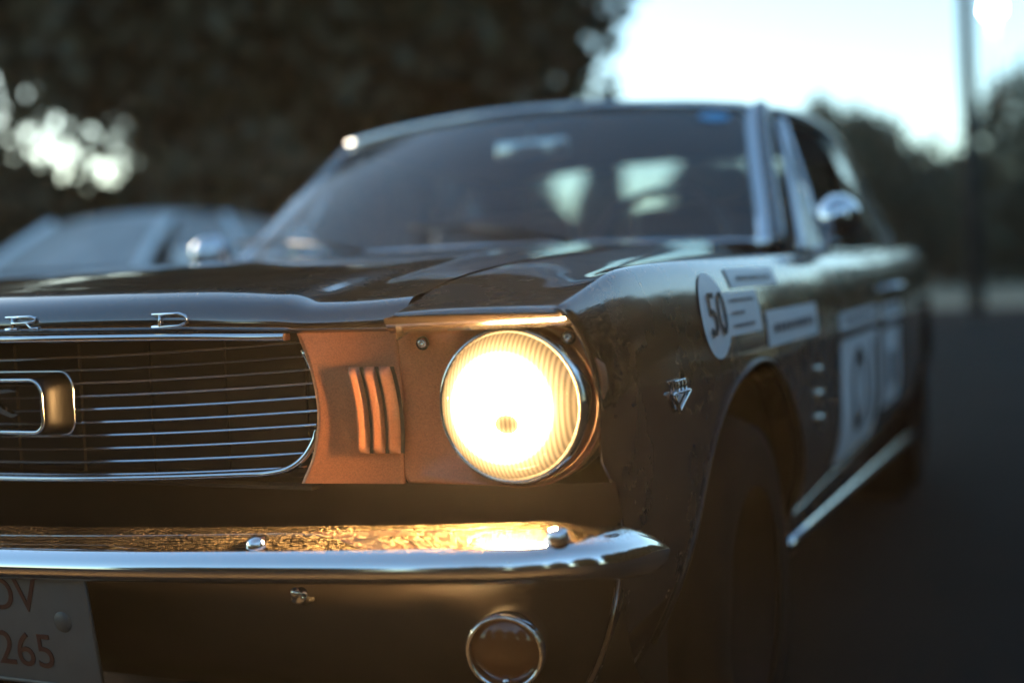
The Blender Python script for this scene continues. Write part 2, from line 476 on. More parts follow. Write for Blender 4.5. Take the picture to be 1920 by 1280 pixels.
for k, (px, d, hgt, r, lab) in enumerate([(60, 25, 3.1, 2.0, 'round dark tree in the hedge line below the spreading tree'), (-330, 20, 5.5, 2.6, 'broad dark tree at the end of the hedge'),
                                          (700, 25, 6.4, 2.4, 'dark tree filling the gap behind the huge one')]):
    x, y = at(px, d)
    tree((x, y, 0), [(0, 0, hgt * .55, r, r * .8, hgt * .45), (r * .5, .2, hgt * .4, r * .8, r * .7, hgt * .35), (-r * .5, .1, hgt * .42, r * .8, r * .7, hgt * .35), (0, 0, hgt * .2, r * 1.1, r, hgt * .22)], 11000, .13, 80 + k, lab, trunk_r=.15)
REFLECTED_TREES = [(9.5, 3.5, 6.5), (11, 8.0, 7.5), (10, 13.0, 7.0), (12, 18.5, 8.0), (13, 25, 8.0), (12.5, 31, 8.0), (13.5, 37, 8.5), (11, 5.8, 7.0), (11, 10.5, 7.0), (12, 15.5, 7.5), (12.5, 22, 7.5), (8.5, -2.0, 6.0), (4.5, -13, 6.5), (-1.0, -14, 7.5), (-6.5, -13, 6.5), (9.0, -9.5, 7.0)]  # unseen trees, added to darken the reflections in the coupe's paint and chrome
for k, (x, y, hgt) in enumerate(REFLECTED_TREES):
    r = 2.3; hgt *= .85
    t = tree((x, y, 0), [(0, 0, hgt * .55, r, r, hgt * .42), (r * .5, .4, hgt * .42, r * .8, r * .8, hgt * .32), (-r * .5, -.4, hgt * .44, r * .8, r * .8, hgt * .32), (0, 0, hgt * .22, r * 1.1, r * 1.1, hgt * .24)], 5000, .2, 120 + k,
             'leafy tree added out of view for the coupe to reflect', group='trees added for reflections', trunk_r=.16)
x, y = at(175, 12.8)
tree((x, y, 0), [(0, 0, .95, 1.15, 1.0, 1.1), (.9, .2, 1.0, 1.1, 1.0, 1.15), (-.8, .1, .95, 1.0, 1.0, 1.1), (1.8, .2, 1.2, 1.0, 1.0, 1.2)], 11000, .10, 15,
     'long low dark bush directly behind the silver car roof', 'bush', trunk_r=.07, name='bush')
# hedge behind the parking places
hx0, hy0 = at(-420, 23); hx1, hy1 = at(930, 26)
hb = []
for k in range(26):
    f = k / 25
    hb.append((hx0 + (hx1 - hx0) * f, hy0 + (hy1 - hy0) * f, 1.0 + .25 * math.sin(k * 1.7), 1.1, .8, 1.25 + .3 * math.sin(k * 2.3)))
h = empty('hedge', ((hx0 + hx1) / 2, (hy0 + hy1) / 2, 0)); tag(h, 'long dark unclipped hedge closing the car park behind both cars', 'hedge')
cx_, cy_ = (hx0 + hx1) / 2, (hy0 + hy1) / 2
cloud_obj('foliage', [(b[0] - cx_, b[1] - cy_, *b[2:]) for b in hb], 30000, .12, 12, MAT['leaf'], h)
mb = MB()
for b in hb: mb.tube([(b[0] - cx_, b[1] - cy_, 0), (b[0] - cx_ + .1, b[1] - cy_, 1.3)], .05, 6)
mb.build('stem', MAT['bark'], h)

# distant tree line
far = [(975, 44, 5.8, 1.6, 'distant tree seen through the coupe cabin next to the huge tree'),
       (1055, 47, 2.9, 1.5, 'low distant shrub-like tree seen through the coupe rear window'),
       (1140, 45, 5.6, .9, 'slim distant tree seen through the coupe windshield between two gaps'),
       (1225, 47, 3.1, 1.5, 'low round distant tree seen through the coupe windshield'),
       (1330, 45, 5.4, 1.6, 'distant full tree seen through the coupe cabin on the steering wheel side'),
       (1400, 46, 5.0, 1.5, 'distant tree hidden mostly by the coupe windshield post'),
       (1455, 46, 4.6, 2.2, 'distant tree showing low over the coupe window line'),
       (1560, 45, 7.0, 1.8, 'distant tree with narrow pointed top beside the coupe roof'),
       (1625, 43, 6.3, 1.9, 'distant dense tree between the pointed one and the lower dip'),
       (1700, 46, 5.9, 2.0, 'distant round-topped tree with thin twigs above its crown'),
       (1790, 48, 4.9, 2.0, 'low distant tree behind the thick lamp post'),
       (1935, 40, 7.0, 2.3, 'tall distant tree beyond the thin lit lamp post'),
       (2060, 42, 6.2, 2.4, 'far tree of the same line past the tall one'),
       (2250, 40, 6.6, 2.6, 'far spreading tree toward the end of the line'),
       (2520, 38, 6.4, 2.8, 'last far tree of the line with broad crown')]
for k, (px, d, hgt, r, lab) in enumerate(far):
    x, y = at(px, d)
    q = random.Random(40 + k)
    bl = [(0, 0, hgt * .55, r, r, hgt * .42), (q.uniform(-.6, .6), 0, hgt * .75, r * .62, r * .62, hgt * .25),
          (r * .7, .2, hgt * .34, r * .8, r * .8, hgt * .3), (-r * .7, .1, hgt * .36, r * .8, r * .8, hgt * .3), (0, 0, hgt * .2, r * 1.1, r, hgt * .22)]
    tree((x, y, 0), bl, 6500, .16, 60 + k, lab, group='trees of the distant line', mat='leaf2', trunk_r=.15)

# ---------------------------------------------------------------- lamp posts
x, y = at(1834, 17)
p = empty('lamp_post', (x, y, 0)); tag(p, 'thick dark grey post standing on the car park edge', 'lamp post')
MB().tube([(0, 0, 0), (-.06, 0, 4.2), (-.13, 0, 8.5)], [.11, .10, .085], 16).build('pole', MAT['pole'], p)
MB().lathe([(.0, 0), (.16, 0), (.16, .03), (.09, .05), (.09, .35), (0, .35)], (0, 0, 0), (0, 0, 1), 20).build('base', MAT['pole'], p, auto=40)
MB().tube(cat([(-.13, 0, 8.4), (.2, -.1, 8.7), (.8, -.3, 8.8)], 5), .035, 10).build('arm', MAT['pole'], p)
MB().box((1.0, -.37, 8.78), (.55, .26, .12), bev=.04).build('lamp_head', MAT['pole'], p)
x, y = at(1876, 53)
p = empty('street_lamp', (x, y, 0)); p.scale = (1.7, 1.7, 1.7); tag(p, 'slim pale lamp post with glowing round lamp on top', 'street lamp')
MB().tube([(0, 0, 0), (0, 0, 6.65)], [.06, .04], 12).build('pole', simple('pale_pole', (.45, .5, .52), .5), p)
MB().lathe([(0, 0), (.07, 0), (.16, .05), (.19, .14), (.16, .25), (.07, .32), (0, .33)], (0, 0, 6.6), (0, 0, 1), 20).build('lamp_globe', MAT['lampglow'], p)
MB().lathe([(.0, .40), (.10, .36), (.21, .30), (.215, .285), (.0, .285)], (0, 0, 6.6), (0, 0, 1), 20).build('lamp_cap', MAT['pole'], p, auto=40)

# ================================================================ the silver car parked behind
def saloon():
    root = empty('parked_car', (0, 0, 0))
    # local: +x = its left side, y backwards from the nose, z up
    Ys = [0, .06, .2, .5, .9, 1.15, 1.6, 2.4, 3.2, 3.7, 4.0, 4.18, 4.25]
    W = [.62, .72, .80, .85, .87, .875, .88, .885, .88, .86, .82, .76, .66]
    T = [.62, .70, .76, .83, .90, .935, .95, .965, .97, .97, .95, .90, .80]
    rows = []
    for yy in np.linspace(0, 4.25, 60):
        ww = pch(yy, Ys, W); tt = pch(yy, Ys, T)
        arch = 0
        for c in (.82, 3.42):
            if abs(yy - c) < .37: arch = max(arch, .30 + math.sqrt(.37 ** 2 - (yy - c) ** 2))
        zb = max(.24, arch)
        sec = [(0, tt + .03)] + [(ww * f, tt + .03 * (1 - f * f)) for f in (.3, .6, .8)] + [(ww * .91, tt - .012), (ww * .965, tt - .06), (ww * .995, tt - .16)]
        sec += [(ww, tt - .16 - (tt - .16 - zb) * f) for f in (.25, .5, .8)] + [(ww * .97, zb)]
        rows.append([(-a, yy, b) for a, b in sec[::-1]] + [(a, yy, b) for a, b in sec[1:]])
    MB().grid(rows).build('body', MAT['silver'], root)
    MB().box((0, 2.1, .42), (1.5, 3.9, .4)).build('underbody', MAT['matt'], root, False)
    # roof
    Y2 = [1.72, 1.85, 2.1, 2.6, 3.1, 3.35]
    rows = []
    for yy in np.linspace(1.72, 3.35, 16):
        ww = pch(yy, Y2, [.54, .57, .60, .61, .58, .54]); zc = pch(yy, Y2, [1.365, 1.405, 1.44, 1.45, 1.41, 1.36])
        rows.append([(ww * f, yy, zc - .055 * abs(f) ** 2.4) for f in np.linspace(-1, 1, 17)])
    MB().grid(rows).build('roof', MAT['silver'], root)
    def pane(name, a, b, c, d, bulge=(0, 0, 0), mat='glass2'):
        P = []
        for j in np.linspace(0, 1, 7):
            row = []
            for i in np.linspace(0, 1, 9):
                p = (1 - j) * ((1 - i) * np.array(a) + i * np.array(b)) + j * ((1 - i) * np.array(d) + i * np.array(c))
                row.append(tuple(p + np.array(bulge) * (4 * i * (1 - i)) * .8))
            P.append(row)
        return MB().grid(P).build(name, MAT[mat], root)
    pane('windshield', (-.72, 1.12, .955), (.72, 1.12, .955), (.53, 1.74, 1.345), (-.53, 1.74, 1.345), (0, -.14, .03))
    pane('rear_window', (.66, 3.85, .975), (-.66, 3.85, .975), (-.52, 3.34, 1.33), (.52, 3.34, 1.33), (0, .1, .02))
    for s in (-1, 1):
        pane('side_window', (s * .80, 1.42, .95), (s * .82, 2.30, .965), (s * .60, 2.34, 1.375), (s * .585, 1.86, 1.35), (s * .02, 0, 0))
        pane('side_window', (s * .82, 2.40, .965), (s * .80, 3.30, .97), (s * .585, 3.10, 1.345), (s * .60, 2.42, 1.375), (s * .02, 0, 0))
        MB().tube(cat([(s * .77, 1.14, .94), (s * .66, 1.45, 1.16), (s * .565, 1.78, 1.365)], 6), .038, 8).build('pillar', MAT['silver'], root)
        MB().tube([(s * .83, 2.35, .95), (s * .605, 2.38, 1.39)], .04, 8).build('pillar', MAT['silver'], root)
        MB().tube(cat([(s * .80, 3.55, .95), (s * .68, 3.35, 1.16), (s * .56, 3.2, 1.35)], 5), .07, 8).build('pillar', MAT['silver'], root)
        MB().tube([(s * .865, 1.3, .945), (s * .872, 2.3, .958), (s * .865, 3.4, .965)], .018, 8).build('belt_moulding', MAT['silver'], root)
        hm = MB(); hm.box((s * .99, 1.42, 1.03), (.20, .11, .13), bev=.045); hm.box((s * .88, 1.42, .98), (.10, .05, .04), bev=.01)
        mo = hm.build('door_mirror', MAT['silver'], root)
        MB().box((s * .99, 1.478, 1.03), (.16, .006, .10), bev=.002).build('mirror_glass', MAT['chrome'], mo)
        MB().lathe([(0, .02), (.10, .015), (.13, 0), (.135, -.04)], (s * .58, .075, .64), (0, -1, .1), 20).build('headlight', MAT['chrome'], root)
        for yy in (.82, 3.42):
            wo = MB().lathe([(.20, -.10), (.29, -.10), (.32, -.07), (.325, 0), (.32, .07), (.29, .10), (.20, .10)], (s * .76, yy, .325), (1, 0, 0), 32).build('wheel', MAT['rubber'], root)
            MB().lathe([(0, .07), (.06, .075), (.18, .05), (.205, .095), (.205, -.09)], (s * .76, yy, .325), (s, 0, 0), 24).build('rim', MAT['steel'], wo, auto=40)
        for yy in (1.35, 2.36):
            MB().tube(cat([(s * .885, yy, .93), (s * .892, yy + .02, .6), (s * .88, yy, .32)], 4), .004, 6).build('door_seam', MAT['matt'], root)
    MB().box((0, 1.6, .86), (1.35, .5, .16), bev=.05).build('dashboard', MAT['interior'], root)
    for s in (-1, 1):
        MB().box((s * .36, 2.25, .86), (.48, .16, .62), Matrix.Rotation(-.2, 3, 'X'), bev=.06).build('seat_back', MAT['interior'], root)
    MB().box((0, 3.15, .85), (1.2, .16, .5), Matrix.Rotation(-.25, 3, 'X'), bev=.06).build('rear_seat', MAT['interior'], root)
    return root
sal = saloon()
sal.location = (-5.2, 4.35, 0)
tag(sal, 'pale silver saloon parked behind the bronze coupe, before the spreading tree', 'car')

# ================================================================ the bronze coupe
car = empty('coupe', (0, 0, 0))
tag(car, 'dark bronze classic coupe with lit round headlight, chrome bumper and race stickers', 'car')
AX_F, AX_R, WR, WC = .645, 3.32, .365, .285            # axles, arch radius, hub height

def yf(ax): return -.055 + .058 * (ax / .5) ** 1.6        # plan sweep of the nose
def bow(ax): return .012 * (ax / .45) ** 2               # the grille rises a little towards its ends

HY = [.07, .12, .2, .3, .42, .67, 1.0, 1.33]
HX = [0, .30, .43, .475, .52, .592]
HZ = np.array([
    [.8015, .8075, .816, .8235, .8305, .8425, .853, .861],
    [.796, .803, .8125, .8205, .8285, .8415, .8525, .860],
    [.7855, .7935, .8045, .8145, .8245, .839, .851, .858],
    [.7755, .7830, .7945, .8060, .8175, .8335, .847, .855],
    [.7745, .7840, .7965, .8080, .8180, .8330, .846, .854],
    [.7765, .7870, .7985, .8080, .8170, .8315, .8445, .853]])
def hood_z(ax, yy):
    return pch(ax, HX, [pch(yy, HY, HZ[i]) for i in range(len(HX))])
def hood_zb(ax): return pch(ax, [0, .3, .45, .592], [.7445, .7405, .7365, .7345])
NOSE = [(.42, -.02), (.10, 0), (.0, .10), (-.03, .22), (.0, .38), (.06, .55), (.16, .72), (.34, .865), (.6, .945), (1, 1)]
xs = np.concatenate([np.linspace(-.592, -.42, 22), np.linspace(-.41, .41, 31), np.linspace(.42, .592, 22)])
rows = []
for (dy, dz) in NOSE:
    rows.append([])
    for x in xs:
        ax = abs(x); y0 = yf(ax); yt = .07
        zb = hood_zb(ax); zt = hood_z(ax, yt)
        rows[-1].append((x, y0 + dy * (yt - y0), zb + dz * (zt - zb)))
for yy in list(np.linspace(.085, .5, 22)) + list(np.linspace(.53, 1.33, 18)):
    rows.append([(x, yy, hood_z(abs(x), yy)) for x in xs])
# rear edge follows the bow of the windshield and turns down
for dy, dz in ((.008, -.004), (.008, -.03)):
    rows.append([(x, 1.33 + dy, hood_z(abs(x), 1.33) + dz) for x in xs])
MB().grid(rows).build('hood', MAT['paint'], car)

# bright lip strip under the hood edge
def strip_sweep(path, prof, name, mat, parent, closed_prof=True):
    """prof: (outward, z) around each path point; path (x, y, z, nx, ny)"""
    P = [[(x + nx * o, y + ny * o, z + h) for o, h in prof] for x, y, z, nx, ny in path]
    mb = MB().grid(P, closed_u=closed_prof)
    n = len(prof)
    mb.F.append(tuple(range(n))); mb.F.append(tuple((len(P) - 1) * n + i for i in range(n))[::-1])
    return mb.build(name, mat, parent, True, 50)
pth = [(x, yf(abs(x)) - .002, hood_zb(abs(x)) - .0035, 0, -1) for x in np.linspace(-.452, .452, 41)]
strip_sweep(pth, [(-.008, -.004), (.004, -.0045), (.0065, -.002), (.0065, .002), (.004, .0042), (-.008, .004)], 'hood_trim', MAT['chrome'], car)

# hood letters: stretched slab-serif strokes
def letter(ch, xc):
    w2, h2, t = .021, .0072, .0050
    St = {'D': [[(-w2 - .004, h2), (.010, h2), (.018, h2 * .6), (.0205, 0), (.018, -h2 * .6), (.010, -h2), (-w2 - .004, -h2)], [(-w2 + .006, h2), (-w2 + .006, -h2)]],
          'R': [[(-w2 - .004, h2), (.010, h2), (.0185, h2 * .75), (.0185, h2 * .25), (.010, 0), (-w2 + .006, 0)], [(-w2 + .006, h2), (-w2 + .006, -h2)], [(-w2 - .004, -h2), (-w2 + .013, -h2)], [(.006, 0), (.014, -h2), (.023, -h2)]],
          'O': [[(-.012, h2), (.012, h2), (.020, h2 * .6), (.0215, 0), (.020, -h2 * .6), (.012, -h2), (-.012, -h2), (-.020, -h2 * .6), (-.0215, 0), (-.020, h2 * .6), (-.012, h2)]],
          'F': [[(-w2 - .004, h2), (.021, h2), (.021, h2 * .55)], [(-w2 + .006, h2), (-w2 + .006, -h2)], [(-w2 - .004, -h2), (-w2 + .013, -h2)], [(-w2 + .006, 0), (.010, 0)]]}[ch]
    ax = abs(xc); zm = .7605 - .004 * (ax / .31)
    slope = (yf(ax + .02) - yf(ax - .02)) / .04 * (1 if xc > 0 else -1)
    mb = MB()
    for pl in St:
        mb.tube([(xc + a, yf(ax) - .0042 + slope * a + max(0, b) * .18, zm + b) for a, b in pl], t / 2, 8, squash=(1, .75))
    return mb.build('hood_letter', MAT['chrome'], car)
for ch, xc in (('F', -.311), ('O', -.105), ('R', .105), ('D', .311)):
    letter(ch, xc)

# ---------------------------------------------------------------- body sides
XCy = [-.02, .1, .5, 1.3, 2.4, 3.3, 4.0, 4.35]
def xc_(y): return pch(y, XCy, [.784, .789, .795, .80, .812, .818, .775, .71])
def zc_(y): return pch(y, [-.02, .03, .08, .165, .3, .5, 1.3, 2.1, 2.6, 3.3, 4.1, 4.35], [.755, .766, .7775, .7935, .8005, .8055, .8145, .8145, .822, .836, .822, .80])
def xm_(y): return pch(y, [-.02, .1, .3, .5, .9, 1.3, 2.5, 3.3, 3.9, 4.35], [.814, .820, .832, .842, .853, .860, .868, .868, .83, .76])
def side_x(y, z):
    q = zc_(y) - z; xc, xm = xc_(y), xm_(y)
    f = min(max(q, 0) / .15, 1)
    x = xc + (xm - xc) * math.sqrt(max(0, 1 - (1 - f) ** 2))
    if z < .5: x -= .075 * ((.5 - z) / .22) ** 2
    if .56 < z < .70:                                   # the body crease
        x += .004 * math.exp(-((z - .645) / .012) ** 2)
    return x
def z_bot(y):
    z = .265
    for c in (AX_F, AX_R):
        if abs(y - c) < WR: z = max(z, WC + math.sqrt(WR ** 2 - (y - c) ** 2))
    return z
def stations(y0, y1, n):
    ys = set(np.linspace(y0, y1, n))
    for c in (AX_F, AX_R):
        for q in np.linspace(0, math.pi, 41):
            v = c + WR * math.cos(q)
            if y0 < v < y1: ys.add(v)
        for v in (c - WR - .0005, c + WR + .0005):
            if y0 < v < y1: ys.add(v)
    return sorted(ys)
TS = [(k / 33) ** 2 for k in range(12)] + list(np.linspace((12 / 33) ** 2, 1, 22))
def side_panel(name, s, y0, y1, n, parent, front_return=False):
    mb = MB(); P = []
    ys = stations(y0, y1, n)
    for y in ys:
        zc, zb = zc_(y), z_bot(y)
        col = [(s * side_x(y, zc - (zc - zb) * t), y, zc - (zc - zb) * t) for t in TS]
        if front_return:
            g = max(0, 1 - (y + .014) / .16) ** 2
            col = [(a, b + g * (.050 * math.sin(math.pi / 2 * min(1, max(0, (.757 - c) / .1))) ** .8 + .045 * min(1, max(0, (.58 - c) / .025))), c) for a, b, c in col]
        col += [(s * (side_x(y, zb) - .02), y, zb + .004), (s * (side_x(y, zb) - .06), y, zb + .01)]
        P.append(col)
    if front_return:
        P.insert(0, [(a - s * .0025, b - .002, c) for a, b, c in P[0]]); P.insert(0, [(a - s * .003, b + .003, c) for a, b, c in P[0]]); P.insert(0, [(a - s * .001, b + .04, c) for a, b, c in P[0]])
    mb.grid(P, flip=(s < 0))
    return mb, ys
SEAM = .596
FMID = [(.69, [.756, .765, .7765, .7905, .8015, .8085, .821, .828])]
FY = [-.02, .03, .1, .2, .35, .5, 1.0, 1.33]
def fender_top(x, y):
    xs_ = [SEAM, .66, .735, xc_(y)]
    zs_ = [pch(y, FY, [.753, .765, .783, .797, .8105, .8195, .843, .8515]),
           pch(y, FY, [.7555, .767, .7795, .7925, .8045, .8115, .829, .836]),
           pch(y, FY, [.7560, .7655, .7765, .7885, .798, .8035, .816, .822]), zc_(y)]
    P = cat(list(zip(xs_, zs_)), 1)
    # smooth: cubic through four points
    return float(np.polyval(np.polyfit(xs_, zs_, 3), x))
for s in (1, -1):
    mb, ys = side_panel('front_fender', s, -.014, 1.33, 60, car, True)
    # top skin from the hood seam to the crown, rolling over into the brow above the lamp
    us = np.linspace(0, 1, 26)
    P = []
    for (yy, zz, hh) in ((.035, .737, 0), (.004, .7335, 0), (-.004, .7335, 0), (-.011, .738, 0), (-.0165, .745, 0), (-.0185, .7505, 0)):
        xr = side_x(-.014, zz) - .001
        P.append([(s * (SEAM - .012 * (1 - u) + (xr - SEAM + .012 * (1 - u)) * u), yy + .004 * (1 - u), zz + .004 * u * (1 if zz < .74 else .3)) for u in us])
    for yy in [-.0165, -.010, .0, .012] + list(np.linspace(.03, .3, 18)) + list(np.linspace(.33, 1.33, 22)):
        xr = xc_(yy)
        dz = {-.0165: -.0012, -.010: .0006}.get(yy, 0)
        P.append([(s * (SEAM + (xr - SEAM) * u), yy, fender_top(SEAM + (xr - SEAM) * u, yy) + dz) for u in us])
    mb.grid(P, flip=(s < 0))
    # seam flange
    mb.grid([[(s * SEAM, yy, fender_top(SEAM, yy) - d) for d in (0, .012, .03)] for yy in np.linspace(-.01, 1.33, 30)], flip=(s > 0))
    fend = mb.build('front_fender', MAT['paint'], car)
    mb, ys = side_panel('door', s, 1.336, 2.46, 24, car)
    door = mb.build('door', MAT['paint'], car)
    mb, ys = side_panel('quarter_panel', s, 2.466, 4.35, 40, car)
    P = []
    for yy in np.linspace(2.466, 4.35, 40):
        xr = xc_(yy)
        P.append([(s * (xr * f), yy, zc_(yy) + .03 * (1 - f * f)) for f in np.linspace(1, .82, 6)])
    mb.grid(P, flip=(s > 0))
    mb.build('quarter_panel', MAT['paint'], car)
    # door top ledge, handle
    MB().grid([[(s * (xc_(yy) - d), yy, zc_(yy) + h) for d, h in ((0, 0), (.012, .006), (.03, .006), (.045, -.01), (.05, -.12))] for yy in np.linspace(1.33, 2.62, 24)], flip=(s > 0)).build('door_ledge', MAT['paint'], door)
    MB().tube([(s * (xc_(yy) - .02), yy, zc_(yy) + .008) for yy in np.linspace(1.42, 2.6, 16)], .006, 8).build('belt_trim', MAT['chrome'], door)
    hd = MB(); hd.tube(cat([(s * .862, 2.22, .725), (s * .887, 2.235, .727), (s * .890, 2.30, .728), (s * .887, 2.36, .727), (s * .864, 2.375, .725)], 5), .008, 8)
    hd.build('door_handle', MAT['chrome'], door)
    # rocker moulding
    ry = np.linspace(1.02, 2.93, 14)
    MB().tube([(s * (.812 + .032 * (v - 1.02) / 1.91), v, .288 - .05 * (v - 1.02) / 1.91) for v in ry], .014, 10, squash=(.6, 1.0)).build('rocker_trim', MAT['chrome'], car)
    MB().box((s * .74, 1.98, .275), (.10, 1.95, .09), bev=.02).build('rocker_panel', MAT['paint'], car)
    # bright lip round the front wheel opening
    MB().tube([(s * (side_x(AX_F + WR * math.cos(q), WC + WR * math.sin(q)) + .001), AX_F + WR * math.cos(q), WC + WR * math.sin(q)) for q in np.linspace(.1, math.pi - .1, 40)], .004, 8).build('wheel_arch_lip', MAT['black'], car)
    for ya in (AX_F, AX_R):
        wo = MB().lathe([(.175, -.10), (.23, -.105), (.265, -.095), (.282, -.06), (.285, 0), (.282, .06), (.265, .095), (.23, .105), (.175, .10)], (s * .735, ya, WC), (1, 0, 0), 48).build('wheel', MAT['rubber'], car)
        MB().lathe([(0, .05), (.03, .05), (.04, .035), (.10, .02), (.15, .03), (.165, .075), (.180, .095), (.183, .085), (.176, -.09)], (s * .735, ya, WC), (s, 0, 0), 36).build('rim', MAT['steel'], wo, auto=40)
        for k in range(5):
            q = k * 2 * math.pi / 5
            MB().lathe([(0, .012), (.008, .011), (.010, 0)], (s * .765, ya + .055 * math.cos(q), WC + .055 * math.sin(q)), (s, 0, 0), 10).build('wheel_nut', MAT['chrome'], wo)
        MB().lathe([(WR + .006, -.30), (WR + .006, -.02), (WR - .004, .0)], (s * .80, ya, WC), (s, 0, 0), 40).build('wheel_housing', MAT['matt'], car)

# decals laid on the skin of the driver's side
def decal(name, mat, parent, y0, y1, z0, z1, off=.002, shape='rect', ny=14, nz=12, hole=None, skew=0.0):
    P = []
    for j in range(nz + 1):
        row = []
        for i in range(ny + 1):
            a, b = 2 * i / ny - 1, 2 * j / nz - 1
            if shape == 'disc':
                aa = a * math.sqrt(1 - b * b / 2); bb = b * math.sqrt(1 - a * a / 2)
                a, b = aa, bb
            y = (y0 + y1) / 2 + a * (y1 - y0) / 2; z = (z0 + z1) / 2 + b * (z1 - z0) / 2 + skew * a
            row.append((side_x(y, z) + off, y, z))
        P.append(row)
    return MB().grid(P).build(name, MAT[mat], parent)
def print_line(mat, parent, y0, y1, z0, z1, seed):
    r = random.Random(seed); y = y0
    while y < y1 - .01:
        w_ = min(r.uniform(.25, .8) * (z1 - z0) * 4, y1 - y)
        decal('printed_word', mat, parent, y, y + w_, z0, z1, .004, ny=3, nz=2)
        y += w_ + (z1 - z0) * r.uniform(.5, .9)
def ring_decal(name, mat, parent, yc, zc, ry, rz, wdt, off):
    P = []
    for k in range(41):
        q = 2 * math.pi * k / 40
        row = []
        for f in (1, 1 - wdt / 2, 1 - wdt):
            y, z = yc + ry * f * math.cos(q), zc + rz * f * math.sin(q)
            row.append((side_x(y, z) + off, y, z))
        P.append(row)
    return MB().grid(P, flip=True).build(name, MAT[mat], parent)
def text_obj(txt, size, loc, rot, mat, parent, sx=1.0, name='lettering', align='CENTER', extr=.0004):
    cu = D.curves.new(name, 'FONT'); cu.body = txt; cu.size = size; cu.extrude = extr; cu.align_x = align; cu.align_y = 'CENTER'
    cu.materials.append(MAT[mat])
    tmp = D.objects.new(name, cu); C.objects.link(tmp)
    me = D.meshes.new_from_object(tmp.evaluated_get(bpy.context.evaluated_depsgraph_get()))
    D.objects.remove(tmp)
    o = link(D.objects.new(name, me), parent)
    o.location = loc; o.rotation_euler = rot; o.scale = (sx, 1, 1)
    return o
fend_l = [o for o in car.children if o.name.startswith('front_fender')][0]
door_l = [o for o in car.children if o.name.startswith('door') and 'seam' not in o.name][0]
rd = decal('number_roundel', 'white', fend_l, .385, .515, .668, .785, shape='disc')
rd['label'] = 'white oval sticker with dark number 50'
def flat_text(txt, size, yc, zc, mat, parent, sx=1.0, off=.0045):
    dzx = (side_x(yc, zc + .02) - side_x(yc, zc - .02)) / .04
    dyx = (side_x(yc + .03, zc) - side_x(yc - .03, zc)) / .06
    n = Vector((1, -dyx, -dzx)).normalized()
    ux = Vector((dyx, 1, 0)).normalized(); uz = n.cross(ux).normalized()
    R = Matrix((ux, uz, n)).transposed()
    o = text_obj(txt, size, (side_x(yc, zc) + off, yc, zc), R.to_euler(), mat, parent, sx)
    return o
flat_text('50', .085, .45, .726, 'ink', rd, 1.0)
st = decal('sponsor_sticker', 'white', fend_l, .505, .69, .695, .757)
for k, (a, b) in enumerate(((.52, .66), (.52, .60), (.52, .64))):
    print_line('greyink', st, a, b, .742 - k * .018, .747 - k * .018, 57)
st = decal('sponsor_sticker', 'white', fend_l, .72, 1.12, .665, .722)
print_line('greyink', st, .76, 1.08, .686, .700, 16)
st = decal('sponsor_sticker', 'white', fend_l, .56, .86, .762, .790)
print_line('greyink', st, .60, .82, .772, .779, 65)
pn = decal('number_panel', 'white', door_l, 1.36, 1.92, .375, .635)
pn['label'] = 'white door panel with dark racing number'
ring_decal('race_number', 'ink', pn, 1.60, .515, .105, .095, .34, .0045)
decal('race_number', 'ink', pn, 1.80, 1.845, .42, .61, .0045)
st = decal('sponsor_sticker', 'white', door_l, 1.36, 1.92, .655, .69)
print_line('greyink', st, 1.42, 1.86, .667, .679, 23)
st = decal('sponsor_sticker', 'white', door_l, 2.02, 2.40, .645, .685)
print_line('greyink', st, 2.08, 2.34, .66, .672, 28)
st = decal('sponsor_sticker', 'white', door_l, 2.02, 2.36, .42, .62)
decal('printed_mark', 'greyink', st, 2.10, 2.28, .47, .56, .004)

# fender badge: small chrome V with a bar of three figures above it, and a plain bar badge behind the wheel
def badge(s):
    y0, z0 = .262, .638
    f = lambda a, b: (s * (side_x(y0 + a, z0 + b) + .004), y0 + a, z0 + b)
    mb = MB()
    mb.tube([f(-.030, .004), f(0, -.020), f(.030, .004)], .0028, 8)
    mb.tube([f(-.030, .004), f(-.018, .004)], .0025, 8); mb.tube([f(.018, .004), f(.030, .004)], .0025, 8)
    for dy in (-.013, 0, .013):
        mb.tube([f(dy - .005, .018), f(dy + .005, .018), f(dy + .003, .011), f(dy + .005, .004), f(dy - .005, .004)], .0018, 6)
    mb.build('fender_badge', MAT['chrome'], car)
    y0, z0 = 1.12, .55
    for k in range(3):
        MB().box((s * (side_x(y0, z0) + .003), y0, z0 - .045 + k * .045), (.006, .05, .016), bev=.002).build('bar_badge', MAT['chrome'], car)
for s in (1, -1): badge(s)

# ---------------------------------------------------------------- front fascia and headlights
HLX, HLZ, HLR = .716, .652, .079
def rrect(x0, x1, z0, z1, r, n=10):
    """rounded rectangle, radii (bl, br, tr, tl), counter-clockwise from bottom-left"""
    out = []
    for (cx, cz, rr, q0) in ((x0 + r[0], z0 + r[0], r[0], math.pi), (x1 - r[1], z0 + r[1], r[1], 1.5 * math.pi), (x1 - r[2], z1 - r[2], r[2], 0), (x0 + r[3], z1 - r[3], r[3], .5 * math.pi)):
        for k in range(n + 1):
            q = q0 + k / n * math.pi / 2
            out.append((cx + rr * math.cos(q), cz + rr * math.sin(q)))
    return out
def ray_poly(c, q, poly):
    dx, dz = math.cos(q), math.sin(q); best = 1e9
    for i in range(len(poly)):
        ax, az = poly[i][0] - c[0], poly[i][1] - c[1]
        bx, bz = poly[(i + 1) % len(poly)][0] - c[0], poly[(i + 1) % len(poly)][1] - c[1]
        den = dx * (bz - az) - dz * (bx - ax)
        if abs(den) < 1e-12: continue
        t = (ax * (bz - az) - az * (bx - ax)) / den
        u = (ax * dz - az * dx) / den
        if t > 0 and -1e-6 <= u <= 1 + 1e-6: best = min(best, t)
    return best
